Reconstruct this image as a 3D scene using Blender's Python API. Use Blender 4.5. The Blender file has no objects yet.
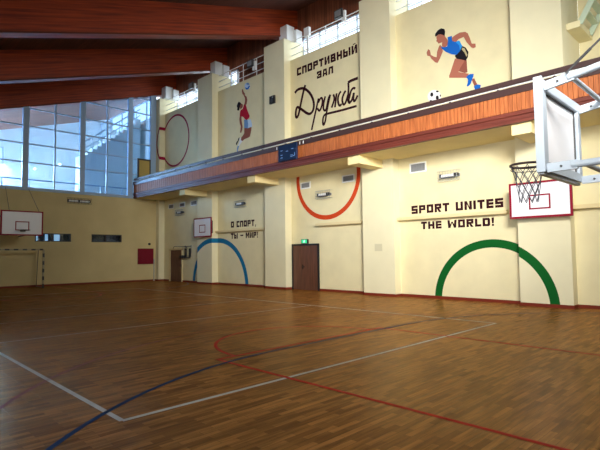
# Sports hall: a gymnasium with a balcony along the right wall
import bpy, bmesh, math, random
from mathutils import Vector, Matrix
random.seed(7)
SC = bpy.context.scene
COL = SC.collection
ORG = {}

# ------------------------------------------------------------------ materials
def new_mat(name):
    m = bpy.data.materials.new(name); m.use_nodes = True
    nt = m.node_tree; b = nt.nodes['Principled BSDF']
    return m, nt, b

def mat(name, col, rough=0.5, metal=0.0, spec=0.5, vary=0.0, scale=3.0, bump=0.0, emit=None, estr=0.0, coat=0.0):
    m, nt, b = new_mat(name)
    b.inputs['Base Color'].default_value = (*col, 1)
    b.inputs['Roughness'].default_value = rough
    b.inputs['Metallic'].default_value = metal
    b.inputs['Specular IOR Level'].default_value = spec
    b.inputs['Coat Weight'].default_value = coat
    if vary > 0 or bump > 0:
        tc = nt.nodes.new('ShaderNodeTexCoord'); no = nt.nodes.new('ShaderNodeTexNoise')
        no.inputs['Scale'].default_value = scale; no.inputs['Detail'].default_value = 6
        nt.links.new(tc.outputs['Object'], no.inputs['Vector'])
        if vary > 0:
            r = nt.nodes.new('ShaderNodeValToRGB')
            r.color_ramp.elements[0].position = .3; r.color_ramp.elements[1].position = .7
            r.color_ramp.elements[0].color = (*[c * (1 - vary) for c in col], 1)
            r.color_ramp.elements[1].color = (*[min(1, c * (1 + vary)) for c in col], 1)
            nt.links.new(no.outputs['Fac'], r.inputs['Fac']); nt.links.new(r.outputs['Color'], b.inputs['Base Color'])
        if bump > 0:
            bp = nt.nodes.new('ShaderNodeBump'); bp.inputs['Strength'].default_value = bump; bp.inputs['Distance'].default_value = .02
            nt.links.new(no.outputs['Fac'], bp.inputs['Height']); nt.links.new(bp.outputs['Normal'], b.inputs['Normal'])
    if emit:
        b.inputs['Emission Color'].default_value = (*emit, 1); b.inputs['Emission Strength'].default_value = estr
    return m

def wood(name, c1, c2, stretch, rough=.35, planks=None, coat=0.0, tilt=0.0):
    """streaky varnished wood; stretch = per-axis noise scale; planks = (axis, width) adds dark joints"""
    m, nt, b = new_mat(name)
    tc = nt.nodes.new('ShaderNodeTexCoord'); mp = nt.nodes.new('ShaderNodeMapping')
    mp.inputs['Scale'].default_value = stretch
    no = nt.nodes.new('ShaderNodeTexNoise'); no.inputs['Scale'].default_value = 1.0; no.inputs['Detail'].default_value = 5
    r = nt.nodes.new('ShaderNodeValToRGB')
    r.color_ramp.elements[0].position = .32; r.color_ramp.elements[1].position = .68
    r.color_ramp.elements[0].color = (*c1, 1); r.color_ramp.elements[1].color = (*c2, 1)
    m0 = nt.nodes.new('ShaderNodeMapping'); m0.inputs['Rotation'].default_value = (-tilt, 0, 0)
    nt.links.new(tc.outputs['Object'], m0.inputs['Vector']); nt.links.new(m0.outputs['Vector'], mp.inputs['Vector']); nt.links.new(mp.outputs['Vector'], no.inputs['Vector'])
    nt.links.new(no.outputs['Fac'], r.inputs['Fac'])
    out = r.outputs['Color']
    if planks:
        ax, wd = planks
        sp = nt.nodes.new('ShaderNodeSeparateXYZ'); nt.links.new(tc.outputs['Object'], sp.inputs[0])
        dv = nt.nodes.new('ShaderNodeMath'); dv.operation = 'DIVIDE'; dv.inputs[1].default_value = wd
        nt.links.new(sp.outputs[ax], dv.inputs[0])
        fr = nt.nodes.new('ShaderNodeMath'); fr.operation = 'FRACT'; nt.links.new(dv.outputs[0], fr.inputs[0])
        gt = nt.nodes.new('ShaderNodeMath'); gt.operation = 'GREATER_THAN'; gt.inputs[1].default_value = .09
        nt.links.new(fr.outputs[0], gt.inputs[0])
        fl = nt.nodes.new('ShaderNodeMath'); fl.operation = 'FLOOR'; nt.links.new(dv.outputs[0], fl.inputs[0])
        wn = nt.nodes.new('ShaderNodeTexWhiteNoise'); wn.noise_dimensions = '1D'; nt.links.new(fl.outputs[0], wn.inputs['W'])
        mr = nt.nodes.new('ShaderNodeMapRange'); mr.inputs[3].default_value = .72; mr.inputs[4].default_value = 1.2
        nt.links.new(wn.outputs['Value'], mr.inputs[0])
        ml = nt.nodes.new('ShaderNodeMath'); ml.operation = 'MULTIPLY'; nt.links.new(mr.outputs[0], ml.inputs[0])
        mx2 = nt.nodes.new('ShaderNodeMapRange'); mx2.inputs[3].default_value = .35; mx2.inputs[4].default_value = 1.0
        nt.links.new(gt.outputs[0], mx2.inputs[0]); nt.links.new(mx2.outputs[0], ml.inputs[1])
        vm = nt.nodes.new('ShaderNodeVectorMath'); vm.operation = 'SCALE'
        nt.links.new(out, vm.inputs[0]); nt.links.new(ml.outputs[0], vm.inputs['Scale'])
        out = vm.outputs[0]
    nt.links.new(out, b.inputs['Base Color'])
    b.inputs['Roughness'].default_value = rough; b.inputs['Coat Weight'].default_value = coat
    b.inputs['Coat Roughness'].default_value = .15
    return m

def parquet(name):
    m, nt, b = new_mat(name)
    tc = nt.nodes.new('ShaderNodeTexCoord'); mp = nt.nodes.new('ShaderNodeMapping')
    mp.inputs['Rotation'].default_value = (0, 0, math.pi / 2)
    br = nt.nodes.new('ShaderNodeTexBrick')
    br.inputs['Scale'].default_value = 1.0; br.inputs['Brick Width'].default_value = .42; br.inputs['Row Height'].default_value = .07
    br.inputs['Mortar Size'].default_value = .0016; br.inputs['Mortar Smooth'].default_value = .2; br.inputs['Bias'].default_value = 0
    br.offset = .37; br.offset_frequency = 2
    br.inputs['Color1'].default_value = FLOOR1; br.inputs['Color2'].default_value = FLOOR2
    br.inputs['Mortar'].default_value = (.06, .028, .012, 1)
    nt.links.new(tc.outputs['Object'], mp.inputs['Vector']); nt.links.new(mp.outputs['Vector'], br.inputs['Vector'])
    mp2 = nt.nodes.new('ShaderNodeMapping'); mp2.inputs['Scale'].default_value = (26, 2.2, 1)
    no = nt.nodes.new('ShaderNodeTexNoise'); no.inputs['Scale'].default_value = 1.; no.inputs['Detail'].default_value = 6
    nt.links.new(tc.outputs['Object'], mp2.inputs['Vector']); nt.links.new(mp2.outputs['Vector'], no.inputs['Vector'])
    mr = nt.nodes.new('ShaderNodeMapRange'); mr.inputs[1].default_value = .3; mr.inputs[2].default_value = .7
    mr.inputs[3].default_value = .62; mr.inputs[4].default_value = 1.35
    nt.links.new(no.outputs['Fac'], mr.inputs[0])
    vm = nt.nodes.new('ShaderNodeVectorMath'); vm.operation = 'SCALE'
    nt.links.new(br.outputs['Color'], vm.inputs[0]); nt.links.new(mr.outputs[0], vm.inputs['Scale'])
    nt.links.new(vm.outputs[0], b.inputs['Base Color'])
    n2 = nt.nodes.new('ShaderNodeTexNoise'); n2.inputs['Scale'].default_value = .5; n2.inputs['Detail'].default_value = 1
    nt.links.new(tc.outputs['Object'], n2.inputs['Vector'])
    m3 = nt.nodes.new('ShaderNodeMapRange'); m3.inputs[3].default_value = .22; m3.inputs[4].default_value = .32
    nt.links.new(n2.outputs['Fac'], m3.inputs[0]); b.inputs['Roughness'].default_value = .27; b.inputs['Specular Tint'].default_value = (.50, .30, .14, 1)
    b.inputs['Specular IOR Level'].default_value = 0
    b.inputs['IOR'].default_value = 1.0
    bp = nt.nodes.new('ShaderNodeBump'); bp.inputs['Strength'].default_value = .08; bp.inputs['Distance'].default_value = .01
    nt.links.new(br.outputs['Fac'], bp.inputs['Height']); bp.invert = True
    nt.links.new(bp.outputs['Normal'], b.inputs['Normal'])
    # satin varnish: a warm gloss that grows towards grazing angles
    out = nt.nodes['Material Output']; mx = nt.nodes.new('ShaderNodeMixShader'); gl = nt.nodes.new('ShaderNodeBsdfGlossy')
    gl.inputs['Color'].default_value = (1, .74, .48, 1); gl.inputs['Roughness'].default_value = .26
    lw = nt.nodes.new('ShaderNodeLayerWeight'); lw.inputs['Blend'].default_value = .5
    pw = nt.nodes.new('ShaderNodeMath'); pw.operation = 'POWER'; pw.inputs[1].default_value = 3
    ml = nt.nodes.new('ShaderNodeMath'); ml.operation = 'MULTIPLY_ADD'; ml.inputs[1].default_value = .27; ml.inputs[2].default_value = .02
    nt.links.new(lw.outputs['Facing'], pw.inputs[0]); nt.links.new(pw.outputs[0], ml.inputs[0]); nt.links.new(ml.outputs[0], mx.inputs[0])
    nt.links.new(b.outputs[0], mx.inputs[1]); nt.links.new(gl.outputs[0], mx.inputs[2]); nt.links.new(mx.outputs[0], out.inputs['Surface'])
    return m

def glass(name, tint, refl=.03):
    m = bpy.data.materials.new(name); m.use_nodes = True; nt = m.node_tree
    nt.nodes.clear()
    o = nt.nodes.new('ShaderNodeOutputMaterial'); mx = nt.nodes.new('ShaderNodeMixShader')
    t = nt.nodes.new('ShaderNodeBsdfTransparent'); t.inputs['Color'].default_value = (*tint, 1)
    g = nt.nodes.new('ShaderNodeBsdfGlossy'); g.inputs['Roughness'].default_value = .02
    lw = nt.nodes.new('ShaderNodeLayerWeight'); lw.inputs['Blend'].default_value = .5
    pw = nt.nodes.new('ShaderNodeMath'); pw.operation = 'POWER'; pw.inputs[1].default_value = 5
    ml = nt.nodes.new('ShaderNodeMath'); ml.operation = 'MULTIPLY_ADD'; ml.inputs[1].default_value = .8; ml.inputs[2].default_value = refl
    nt.links.new(lw.outputs['Facing'], pw.inputs[0]); nt.links.new(pw.outputs[0], ml.inputs[0])
    nt.links.new(ml.outputs[0], mx.inputs[0]); nt.links.new(t.outputs[0], mx.inputs[1]); nt.links.new(g.outputs[0], mx.inputs[2])
    nt.links.new(mx.outputs[0], o.inputs['Surface'])
    return m

FLOOR1 = (.15, .057, .013, 1); FLOOR2 = (.32, .135, .034, 1)
M = {}
M['plaster'] = mat('cream_plaster', (.76, .68, .43), .75, spec=.25, vary=.05, scale=1.3, bump=.04)
M['pillar'] = mat('pale_cream_plaster', (.76, .70, .48), .75, spec=.25, vary=.04, scale=1.1, bump=.04)
M['soffit'] = mat('soffit_plaster', (.80, .67, .36), .8, spec=.2, vary=.05, scale=1.0)
M['yellow'] = mat('dimmed_cream_plaster', (.64, .52, .27), .8, spec=.2, vary=.06, scale=.8, bump=.04)  # same cream paint, darkened and yellowed to carry the dimmer far-end light
M['lobby'] = mat('white_plaster', (.78, .80, .78), .8, spec=.2, vary=.04, scale=.8)
M['green_plaster'] = mat('olive_cream_plaster', (.62, .58, .30), .8, spec=.2, vary=.06, scale=1.)
M['parquet'] = parquet('oak_parquet')
M['base'] = mat('red_brown_baseboard', (.19, .025, .010), .6, spec=.2)
M['beam'] = wood('varnished_red_timber', (.17, .018, .004), (.42, .058, .009), (5, .6, 14), .5, tilt=math.atan(.312))
M['clad'] = wood('red_brown_cladding', (.20, .06, .03), (.31, .10, .05), (9, 9, .9), .45, planks=('X', .16))
M['deck'] = wood('dark_red_deck', (.06, .016, .009), (.11, .030, .015), (.8, 9, 9), .6, planks=('Y', .18))
M['slat'] = wood('orange_brown_slats', (.30, .078, .020), (.52, .155, .042), (22, 22, 1.6), .6)
M['mould'] = wood('dark_red_moulding', (.10, .017, .010), (.16, .028, .015), (1, 12, 12), .55)
M['beam_edge'] = mat('dark_red_beam_edge', (.13, .03, .014), .55, spec=.3)
M['cap'] = mat('dark_brown_cap', (.055, .028, .028), .4)
M['white'] = mat('white_paint', (.80, .82, .84), .4)
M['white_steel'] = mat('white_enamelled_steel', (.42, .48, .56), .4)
M['board'] = mat('white_backboard', (.80, .80, .86), .35, vary=.02)
M['red'] = mat('crimson_paint', (.25, .006, .024), .45, spec=.15)
M['maroon'] = mat('maroon_lettering_paint', (.030, .004, .008), .7, spec=.08)
M['black'] = mat('black_paint', (.012, .012, .014), .5)
M['dark'] = mat('dark_grey', (.05, .05, .055), .5)
M['grey'] = mat('grey_metal', (.30, .31, .33), .4, metal=.3)
M['louver'] = mat('grey_louvers', (.24, .25, .27), .5)
M['door'] = wood('dark_brown_door', (.085, .034, .02), (.15, .06, .036), (16, 16, 1.2), .45)
M['yellow_door'] = mat('ochre_door', (.50, .36, .10), .5)
M['ledge'] = mat('cream_ledge', (.72, .60, .34), .6, spec=.2)
M['mullion'] = mat('blue_grey_frame', (.36, .50, .70), .4)
M['whiteframe'] = mat('white_window_frame', (.62, .68, .78), .4)
M['glass'] = glass('clear_glass', (.93, .97, 1.))
M['blueglass'] = glass('blue_tinted_glass', (.64, .82, 1.))
M['green_ring'] = mat('green_paint', (.004, .10, .016), .7, spec=.1)
M['blue_ring'] = mat('blue_paint', (.012, .16, .33), .7, spec=.1)
M['orange_ring'] = mat('orange_red_paint', (.56, .055, .010), .7, spec=.1)
M['red_ring'] = mat('dark_crimson_paint', (.32, .010, .045), .7, spec=.1)
M['line_white'] = mat('white_line_paint', (.46, .44, .40), .5, spec=.03, vary=.1, scale=8)
M['line_red'] = mat('red_line_paint', (.44, .020, .012), .5, spec=.03, vary=.12, scale=8)
M['line_blue'] = mat('blue_line_paint', (.012, .030, .085), .5, spec=.03, vary=.12, scale=8)
M['skin'] = mat('mural_skin', (.40, .14, .095), .7, spec=.1)
M['skin2'] = mat('mural_shaded_skin', (.27, .085, .06), .7, spec=.1)
M['vest'] = mat('mural_blue', (.012, .12, .50), .7, spec=.1)
M['vest2'] = mat('mural_light_blue', (.03, .28, .72), .7, spec=.1)
M['shirt'] = mat('mural_red', (.42, .012, .035), .7, spec=.1)
M['tan'] = mat('mural_tan', (.42, .36, .20), .7, spec=.1)
M['pale_blue'] = mat('mural_pale_blue', (.52, .66, .86), .7, spec=.1)
M['mid_blue'] = mat('mural_mid_blue', (.16, .30, .55), .7, spec=.1)
M['mblack'] = mat('mural_black', (.012, .010, .014), .7, spec=.1)
M['mwhite'] = mat('mural_white', (.78, .78, .80), .7, spec=.1)
M['screen'] = mat('scoreboard_navy', (.006, .018, .06), .3)
M['led'] = mat('scoreboard_digits', (.1, .2, .4), .4, emit=(.35, .55, 1.), estr=.35)
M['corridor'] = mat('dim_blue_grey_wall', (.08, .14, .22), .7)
M['line_faded'] = mat('faded_red_line_paint', (.17, .026, .014), .5, spec=.03, vary=.12, scale=8)
M['exit'] = mat('exit_sign_lit', (.02, .4, .18), .4, emit=(.04, .80, .36), estr=.75)
M['exit_white'] = mat('exit_sign_white', (.6, .9, .75), .4, emit=(.5, 1., .75), estr=.8)
M['lamp_tube'] = mat('unlit_white_tube', (.80, .82, .84), .3)
M['lobby_lamp'] = mat('lit_lamp_globe', (1, 1, 1), .4, emit=(1, 1, .95), estr=6)
M['net'] = mat('grey_cord_net', (.10, .10, .13), .8)
M['rim'] = mat('dark_steel_rim', (.05, .03, .03), .4)
M['cable'] = mat('dark_steel_cable', (.03, .03, .035), .45)
M['redpanel'] = mat('dark_red_panel', (.20, .007, .022), .5, spec=.2)
M['goalcream'] = mat('cream_goal_stripe', (.36, .30, .18), .5)
M['stair_rail'] = mat('pale_green_steel', (.52, .62, .48), .45)
M['winglow'] = mat('daylit_window', (.8, .9, 1.), .5, emit=(.35, .66, 1.), estr=.7)

# ------------------------------------------------------------------ mesh builder
class MB:
    def __init__(s): s.bm = bmesh.new()
    def box(s, x0, x1, y0, y1, z0, z1, mi=0):
        v = [s.bm.verts.new(p) for p in ((x0,y0,z0),(x1,y0,z0),(x1,y1,z0),(x0,y1,z0),(x0,y0,z1),(x1,y0,z1),(x1,y1,z1),(x0,y1,z1))]
        for f in ((0,3,2,1),(4,5,6,7),(0,1,5,4),(1,2,6,5),(2,3,7,6),(3,0,4,7)):
            s.bm.faces.new([v[i] for i in f]).material_index = mi
        return s
    def prism(s, pts, d, mi=0):
        """closed polygon of 3D points extruded by vector d"""
        d = Vector(d); a = [s.bm.verts.new(p) for p in pts]; b = [s.bm.verts.new(Vector(p) + d) for p in pts]
        n = len(pts)
        s.bm.faces.new(a).material_index = mi; s.bm.faces.new(b[::-1]).material_index = mi
        for i in range(n): s.bm.faces.new((a[i], b[i], b[(i+1) % n], a[(i+1) % n])).material_index = mi
        return s
    def poly(s, pts, mi=0):
        s.bm.faces.new([s.bm.verts.new(p) for p in pts]).material_index = mi; return s
    def tube(s, p, q, r, n=8, mi=0, r2=None):
        p, q = Vector(p), Vector(q); d = (q - p)
        if d.length < 1e-6: return s
        z = d.normalized(); x = z.orthogonal().normalized(); y = z.cross(x); r2 = r if r2 is None else r2
        a = [s.bm.verts.new(p + (x*math.cos(t)+y*math.sin(t))*r) for t in [2*math.pi*i/n for i in range(n)]]
        b = [s.bm.verts.new(q + (x*math.cos(t)+y*math.sin(t))*r2) for t in [2*math.pi*i/n for i in range(n)]]
        s.bm.faces.new(a[::-1]).material_index = mi; s.bm.faces.new(b).material_index = mi
        for i in range(n): s.bm.faces.new((a[i], a[(i+1) % n], b[(i+1) % n], b[i])).material_index = mi
        return s
    def bar(s, p, q, w, h, up=(0,0,1), mi=0):
        """rectangular bar from p to q, w across, h along up"""
        p, q = Vector(p), Vector(q); z = (q-p).normalized(); x = z.cross(Vector(up)).normalized(); y = x.cross(z)
        c = [(-w/2,-h/2),(w/2,-h/2),(w/2,h/2),(-w/2,h/2)]
        return s.prism([p + x*a + y*b for a, b in c], q - p, mi)
    def torus(s, c, R, r, axis=2, n=32, k=8, mi=0):
        ring = []
        for i in range(n):
            t = 2*math.pi*i/n; row = []
            for j in range(k):
                u = 2*math.pi*j/k; rr = R + r*math.cos(u)
                p = [rr*math.cos(t), rr*math.sin(t), r*math.sin(u)]
                if axis == 1: p = [p[0], p[2], p[1]]
                if axis == 0: p = [p[2], p[0], p[1]]
                row.append(s.bm.verts.new(Vector(c) + Vector(p)))
            ring.append(row)
        for i in range(n):
            for j in range(k):
                s.bm.faces.new((ring[i][j], ring[(i+1)%n][j], ring[(i+1)%n][(j+1)%k], ring[i][(j+1)%k])).material_index = mi
        return s
    def build(s, name, m, parent=None, bevel=0, smooth=False):
        org = Vector((0,0,0)) if parent is None else ORG[parent]
        if parent is None:
            # origin at the base of the object
            cs = [v.co for v in s.bm.verts]
            org = Vector((sum(c.x for c in cs)/len(cs), sum(c.y for c in cs)/len(cs), min(c.z for c in cs)))
        bmesh.ops.recalc_face_normals(s.bm, faces=s.bm.faces)
        for v in s.bm.verts: v.co -= org
        me = bpy.data.meshes.new(name); s.bm.to_mesh(me); s.bm.free()
        o = bpy.data.objects.new(name, me); COL.objects.link(o)
        for mm in (m if isinstance(m, (list, tuple)) else [m]): me.materials.append(mm)
        if smooth:
            for p in me.polygons: p.use_smooth = True
        if bevel:
            b = o.modifiers.new('bevel', 'BEVEL'); b.width = bevel; b.segments = 2; b.limit_method = 'ANGLE'
        if parent is None: o.location = org
        else: o.parent = parent
        ORG[o] = org
        return o

def tag(o, label=None, cat=None, group=None, kind=None):
    if label: o['label'] = label
    if cat: o['category'] = cat
    if group: o['group'] = group
    if kind: o['kind'] = kind
    return o
def thing(name, label, cat, loc, group=None, kind=None):
    o = bpy.data.objects.new(name, None); COL.objects.link(o); o.location = loc; o.empty_display_size = .2
    ORG[o] = Vector(loc); return tag(o, label, cat, group, kind)
def copy_tree(o, loc=None, parent=None, label=None):
    c = o.copy(); COL.objects.link(c)
    if parent is not None: c.parent = parent
    if loc is not None: c.location = loc
    if label: c['label'] = label
    ORG[c] = Vector(c.location) if parent is None else ORG[parent]
    for ch in list(o.children): copy_tree(ch, None, c)
    return c
def struct(o, label, cat): return tag(o, label, cat, None, 'structure')

TR = {"script": [[[12.318, 9.287], [12.479, 9.408], [12.792, 9.407], [13.053, 9.276], [13.308, 9.038], [13.474, 8.763], [13.546, 8.528], [13.552, 8.347], [13.485, 8.155], [13.336, 8.064], [13.208, 8.076], [13.036, 8.177], [12.777, 8.377], [12.556, 8.538], [12.445, 8.58], [12.375, 8.435], [12.349, 8.216], [12.392, 8.063], [12.506, 8.118], [12.598, 8.321], [12.668, 8.554], [12.738, 8.783], [12.877, 9.194], [13.013, 9.492]], [[13.84, 8.658], [13.717, 8.272], [13.652, 8.087], [13.498, 7.626], [13.387, 7.293]], [[13.758, 8.217], [13.879, 8.052], [13.97, 8.138], [14.046, 8.288], [14.099, 8.489], [14.044, 8.639], [13.95, 8.631], [13.824, 8.462]], [[14.255, 8.648], [14.149, 8.385], [14.125, 8.148], [14.144, 8.098], [14.203, 7.994], [14.304, 8.032], [14.432, 8.499], [14.553, 8.65]], [[14.553, 8.65], [14.47, 8.43], [14.386, 8.149], [14.3, 7.822], [14.234, 7.505], [14.111, 7.334], [14.074, 7.568], [14.139, 7.797], [14.28, 7.841], [14.22, 7.839], [14.616, 7.827], [15.19, 7.803], [16.011, 7.803]], [[14.728, 8.621], [14.802, 8.439], [14.741, 8.275], [14.62, 8.05]], [[14.921, 8.617], [14.879, 8.391], [14.814, 8.021]], [[15.169, 8.643], [15.054, 8.555], [14.973, 8.338], [15.026, 8.09], [15.1, 8.014], [15.196, 8.079]], [[15.43, 8.606], [15.316, 8.489], [15.218, 8.279], [15.27, 8.047], [15.362, 8.011], [15.477, 8.187], [15.555, 8.4]], [[15.584, 8.915], [15.597, 8.679], [15.574, 8.424], [15.55, 8.17], [15.602, 8.027], [15.675, 8.025]], [[15.566, 8.92], [15.731, 8.962], [16.107, 8.974]], [[15.956, 8.557], [15.868, 8.623], [15.74, 8.556], [15.664, 8.373], [15.587, 8.161], [15.62, 8.023], [15.73, 8.069], [15.843, 8.271], [15.871, 8.408]], [[15.881, 8.405], [15.84, 8.157], [15.873, 8.02], [15.964, 8.07], [16.074, 8.243]]], "runner": {"far_arm": [[19.88, 9.172], [19.957, 9.073], [19.988, 8.89], [19.865, 8.657], [19.765, 8.528], [19.675, 8.575], [19.518, 8.763], [19.467, 8.869], [19.358, 8.923], [19.334, 9.047], [19.404, 9.161], [19.473, 9.089], [19.506, 8.907], [19.628, 8.804], [19.734, 8.747], [19.756, 8.939], [19.825, 9.091]], "far_leg": [[20.772, 8.332], [20.869, 8.303], [20.886, 7.861], [20.793, 7.863], [20.551, 7.992]], "far_calf": [[21.025, 7.575], [21.121, 7.584], [21.219, 7.348], [21.112, 7.319]], "near_leg": [[20.441, 8.481], [20.798, 8.372], [20.77, 8.262], [20.628, 8.089], [20.562, 7.964], [20.672, 7.914], [20.937, 7.799], [20.86, 7.672], [20.205, 7.852], [20.207, 7.932], [20.262, 8.05]], "head": [[19.758, 9.537], [19.892, 9.558], [20.009, 9.489], [20.078, 9.428], [20.172, 9.273], [20.195, 9.204], [20.178, 9.063], [20.085, 8.995], [19.957, 9.085], [19.974, 9.228], [19.829, 9.227], [19.783, 9.304], [19.739, 9.344], [19.767, 9.409], [19.748, 9.466]], "hair": [[19.699, 9.545], [19.707, 9.63], [19.817, 9.729], [19.951, 9.757], [20.08, 9.681], [20.103, 9.58], [20.078, 9.428], [20.009, 9.489], [19.97, 9.514], [19.892, 9.558], [19.798, 9.548], [19.731, 9.521]], "shorts": [[20.73, 8.847], [20.859, 8.743], [20.95, 8.562], [20.92, 8.382], [20.844, 8.287], [20.699, 8.364], [20.503, 8.462], [20.441, 8.577], [20.509, 8.629], [20.637, 8.733]], "stripe": [[20.728, 8.785], [20.81, 8.735], [20.913, 8.469], [20.872, 8.411], [20.805, 8.584], [20.706, 8.725]], "vest": [[20.189, 9.341], [20.354, 9.334], [20.373, 9.133], [20.497, 9.067], [20.647, 9.042], [20.73, 8.847], [20.635, 8.685], [20.507, 8.596], [20.333, 8.669], [20.106, 8.828], [19.954, 9.0], [19.93, 9.082], [20.06, 9.015], [20.163, 9.006], [20.205, 9.188]], "patch": [[20.487, 9.07], [20.623, 9.074], [20.739, 8.843], [20.646, 8.715], [20.617, 8.907]], "near_arm": [[20.351, 9.262], [20.48, 9.315], [20.657, 9.351], [20.853, 9.307], [20.947, 9.227], [21.014, 9.038], [21.078, 8.813], [21.21, 8.77], [21.215, 8.642], [21.12, 8.635], [21.051, 8.695], [20.889, 8.937], [20.798, 9.144], [20.6, 9.13], [20.522, 9.059], [20.373, 9.133]], "shoe1": [[20.824, 7.689], [20.899, 7.739], [20.972, 7.773], [21.114, 7.738], [21.099, 7.648], [21.048, 7.545], [20.996, 7.419], [20.898, 7.351], [20.85, 7.375], [20.89, 7.483], [20.906, 7.584], [20.872, 7.664]], "shoe2": [[21.099, 7.299], [21.219, 7.346], [21.348, 7.293], [21.331, 7.192], [21.257, 7.086], [21.155, 7.112], [21.13, 7.221]]}, "ball": {"ball": [[19.868, 7.253], [19.857, 7.192], [19.829, 7.139], [19.785, 7.098], [19.729, 7.072], [19.663, 7.062], [19.593, 7.07], [19.523, 7.095], [19.458, 7.136], [19.403, 7.189], [19.36, 7.252], [19.335, 7.319], [19.327, 7.386], [19.338, 7.449], [19.368, 7.503], [19.413, 7.544], [19.471, 7.57], [19.538, 7.578], [19.608, 7.568], [19.678, 7.542], [19.742, 7.501], [19.796, 7.447], [19.837, 7.385], [19.861, 7.319]], "p0": [[19.565, 7.379], [19.499, 7.331], [19.435, 7.408], [19.462, 7.504], [19.543, 7.486]], "p1": [[19.784, 7.455], [19.723, 7.445], [19.663, 7.485], [19.686, 7.52], [19.761, 7.501]], "p2": [[19.78, 7.211], [19.715, 7.163], [19.652, 7.239], [19.679, 7.335], [19.757, 7.317]], "p3": [[19.534, 7.118], [19.461, 7.083], [19.39, 7.15], [19.419, 7.228], [19.508, 7.207]], "p4": [[19.868, 7.275], [19.844, 7.246], [19.821, 7.285], [19.832, 7.338], [19.86, 7.331]]}, "volley": {"arm_up": [[8.233, 10.516], [8.32, 10.494], [8.378, 10.352], [8.492, 10.214], [8.492, 10.123], [8.634, 10.015], [8.69, 9.822], [8.632, 9.619], [8.546, 9.549], [8.432, 9.63], [8.49, 9.797], [8.491, 9.978], [8.377, 10.151], [8.273, 10.268], [8.233, 10.388]], "legs": [[8.426, 8.384], [9.045, 8.332], [9.016, 8.125], [8.903, 7.828], [8.763, 7.782], [8.423, 7.755], [8.279, 7.69], [8.135, 7.752], [8.164, 7.892], [8.338, 8.004], [8.425, 8.096]], "socks": [[8.135, 7.752], [8.279, 7.69], [8.105, 7.576], [7.988, 7.469], [7.871, 7.508], [7.989, 7.669], [8.03, 7.88], [8.136, 7.915]], "shoe1": [[7.931, 7.916], [8.019, 7.936], [7.989, 7.814], [7.871, 7.69], [7.77, 7.561], [7.693, 7.593], [7.723, 7.697], [7.872, 7.799]], "shoe2": [[7.841, 7.494], [7.988, 7.469], [7.899, 7.321], [7.852, 7.146], [7.781, 7.194], [7.793, 7.375]], "arm_down": [[8.053, 9.114], [8.198, 9.047], [8.209, 8.844], [8.266, 8.579], [8.3, 8.463], [8.265, 8.289], [8.166, 8.145], [8.067, 8.2], [8.108, 8.338], [8.138, 8.514], [8.051, 8.695], [8.011, 8.922]], "shorts": [[8.428, 8.816], [8.74, 8.751], [8.964, 8.729], [9.073, 8.486], [9.1, 8.303], [8.934, 8.301], [8.738, 8.286], [8.426, 8.366]], "shorts_shade": [[8.428, 8.816], [8.712, 8.749], [8.767, 8.513], [8.738, 8.286], [8.426, 8.366]], "face": [[8.085, 9.784], [8.288, 9.7], [8.345, 9.577], [8.258, 9.488], [8.112, 9.448], [8.037, 9.649]], "hair": [[7.967, 9.903], [8.085, 9.839], [8.172, 9.763], [8.072, 9.64], [8.054, 9.535], [7.995, 9.402], [7.818, 9.46], [7.848, 9.582], [7.789, 9.706], [7.879, 9.833]], "shirt": [[8.432, 9.648], [8.603, 9.536], [8.687, 9.318], [8.798, 9.096], [8.909, 8.911], [8.825, 8.804], [8.656, 8.751], [8.514, 8.816], [8.429, 8.925], [8.268, 9.032], [8.14, 9.023], [8.053, 9.133], [8.094, 9.324], [8.171, 9.399], [8.316, 9.42], [8.374, 9.534]]}, "vball": {"ball": [[8.919, 10.512], [8.907, 10.457], [8.875, 10.414], [8.825, 10.385], [8.762, 10.375], [8.692, 10.384], [8.622, 10.411], [8.559, 10.454], [8.509, 10.509], [8.476, 10.57], [8.465, 10.631], [8.477, 10.687], [8.51, 10.731], [8.56, 10.759], [8.624, 10.769], [8.694, 10.759], [8.764, 10.731], [8.827, 10.688], [8.876, 10.633], [8.908, 10.573]], "p0": [[8.494, 10.558], [8.693, 10.47], [8.863, 10.57], [8.919, 10.501], [8.777, 10.376], [8.607, 10.402]], "p1": [[8.58, 10.717], [8.723, 10.744], [8.835, 10.703], [8.891, 10.599], [8.722, 10.625]]}}
WIN_L = [(18.2, 22.4, 2.2, 5.0), (24.2, 28.4, 2.2, 5.0)]
WIN_N = [(-7.4, -1.6, 5.7, 8.2), (-15.8, -9.6, 5.7, 8.2)]
SKY = 3
EXPO = -0.1
def LIGHTS():
    # daylight entering through each window; the lobby side lamp is added
    for (a, b, za, zc), w in zip(WIN_L, (40, 190)): area('daylight', ((a+b)/2 + .3, YL-.5, (za+zc)/2), (-.25, 1, 0), b-a, zc-za, w, (1, .95, .86), 80)
    area('daylight', (X1+.6, -4.5, 6.95), (-1, .12, -.12), 5.8, 2.5, 150, (1, .93, .80), 60)
    area('daylight', (X1+.6, -12.2, 6.95), (-.66, .75, -.16), 5.0, 2.5, 1150, (1, .94, .84), 72)
    area('daylight', (-11.3, -10.4, 7.8), (.5, .1, -1), 8, 3.6, 6200, (.75, .88, 1), 150)
    area('daylight', (-1.65, YL-.5, 7.95), (-.25, 1, 0), 1.9, 2, 4500, (.75, .88, 1), 110)  # added lamp brightening the lobby stair, set outside an added opening
    for a, b in (BAYS[0], BAYS[2], BAYS[3]):
        area('daylight', ((a+b)/2, 2.3, 11.75), (0, -1, -.2), b-a, 1.4, 110, (.85, .93, 1))
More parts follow.
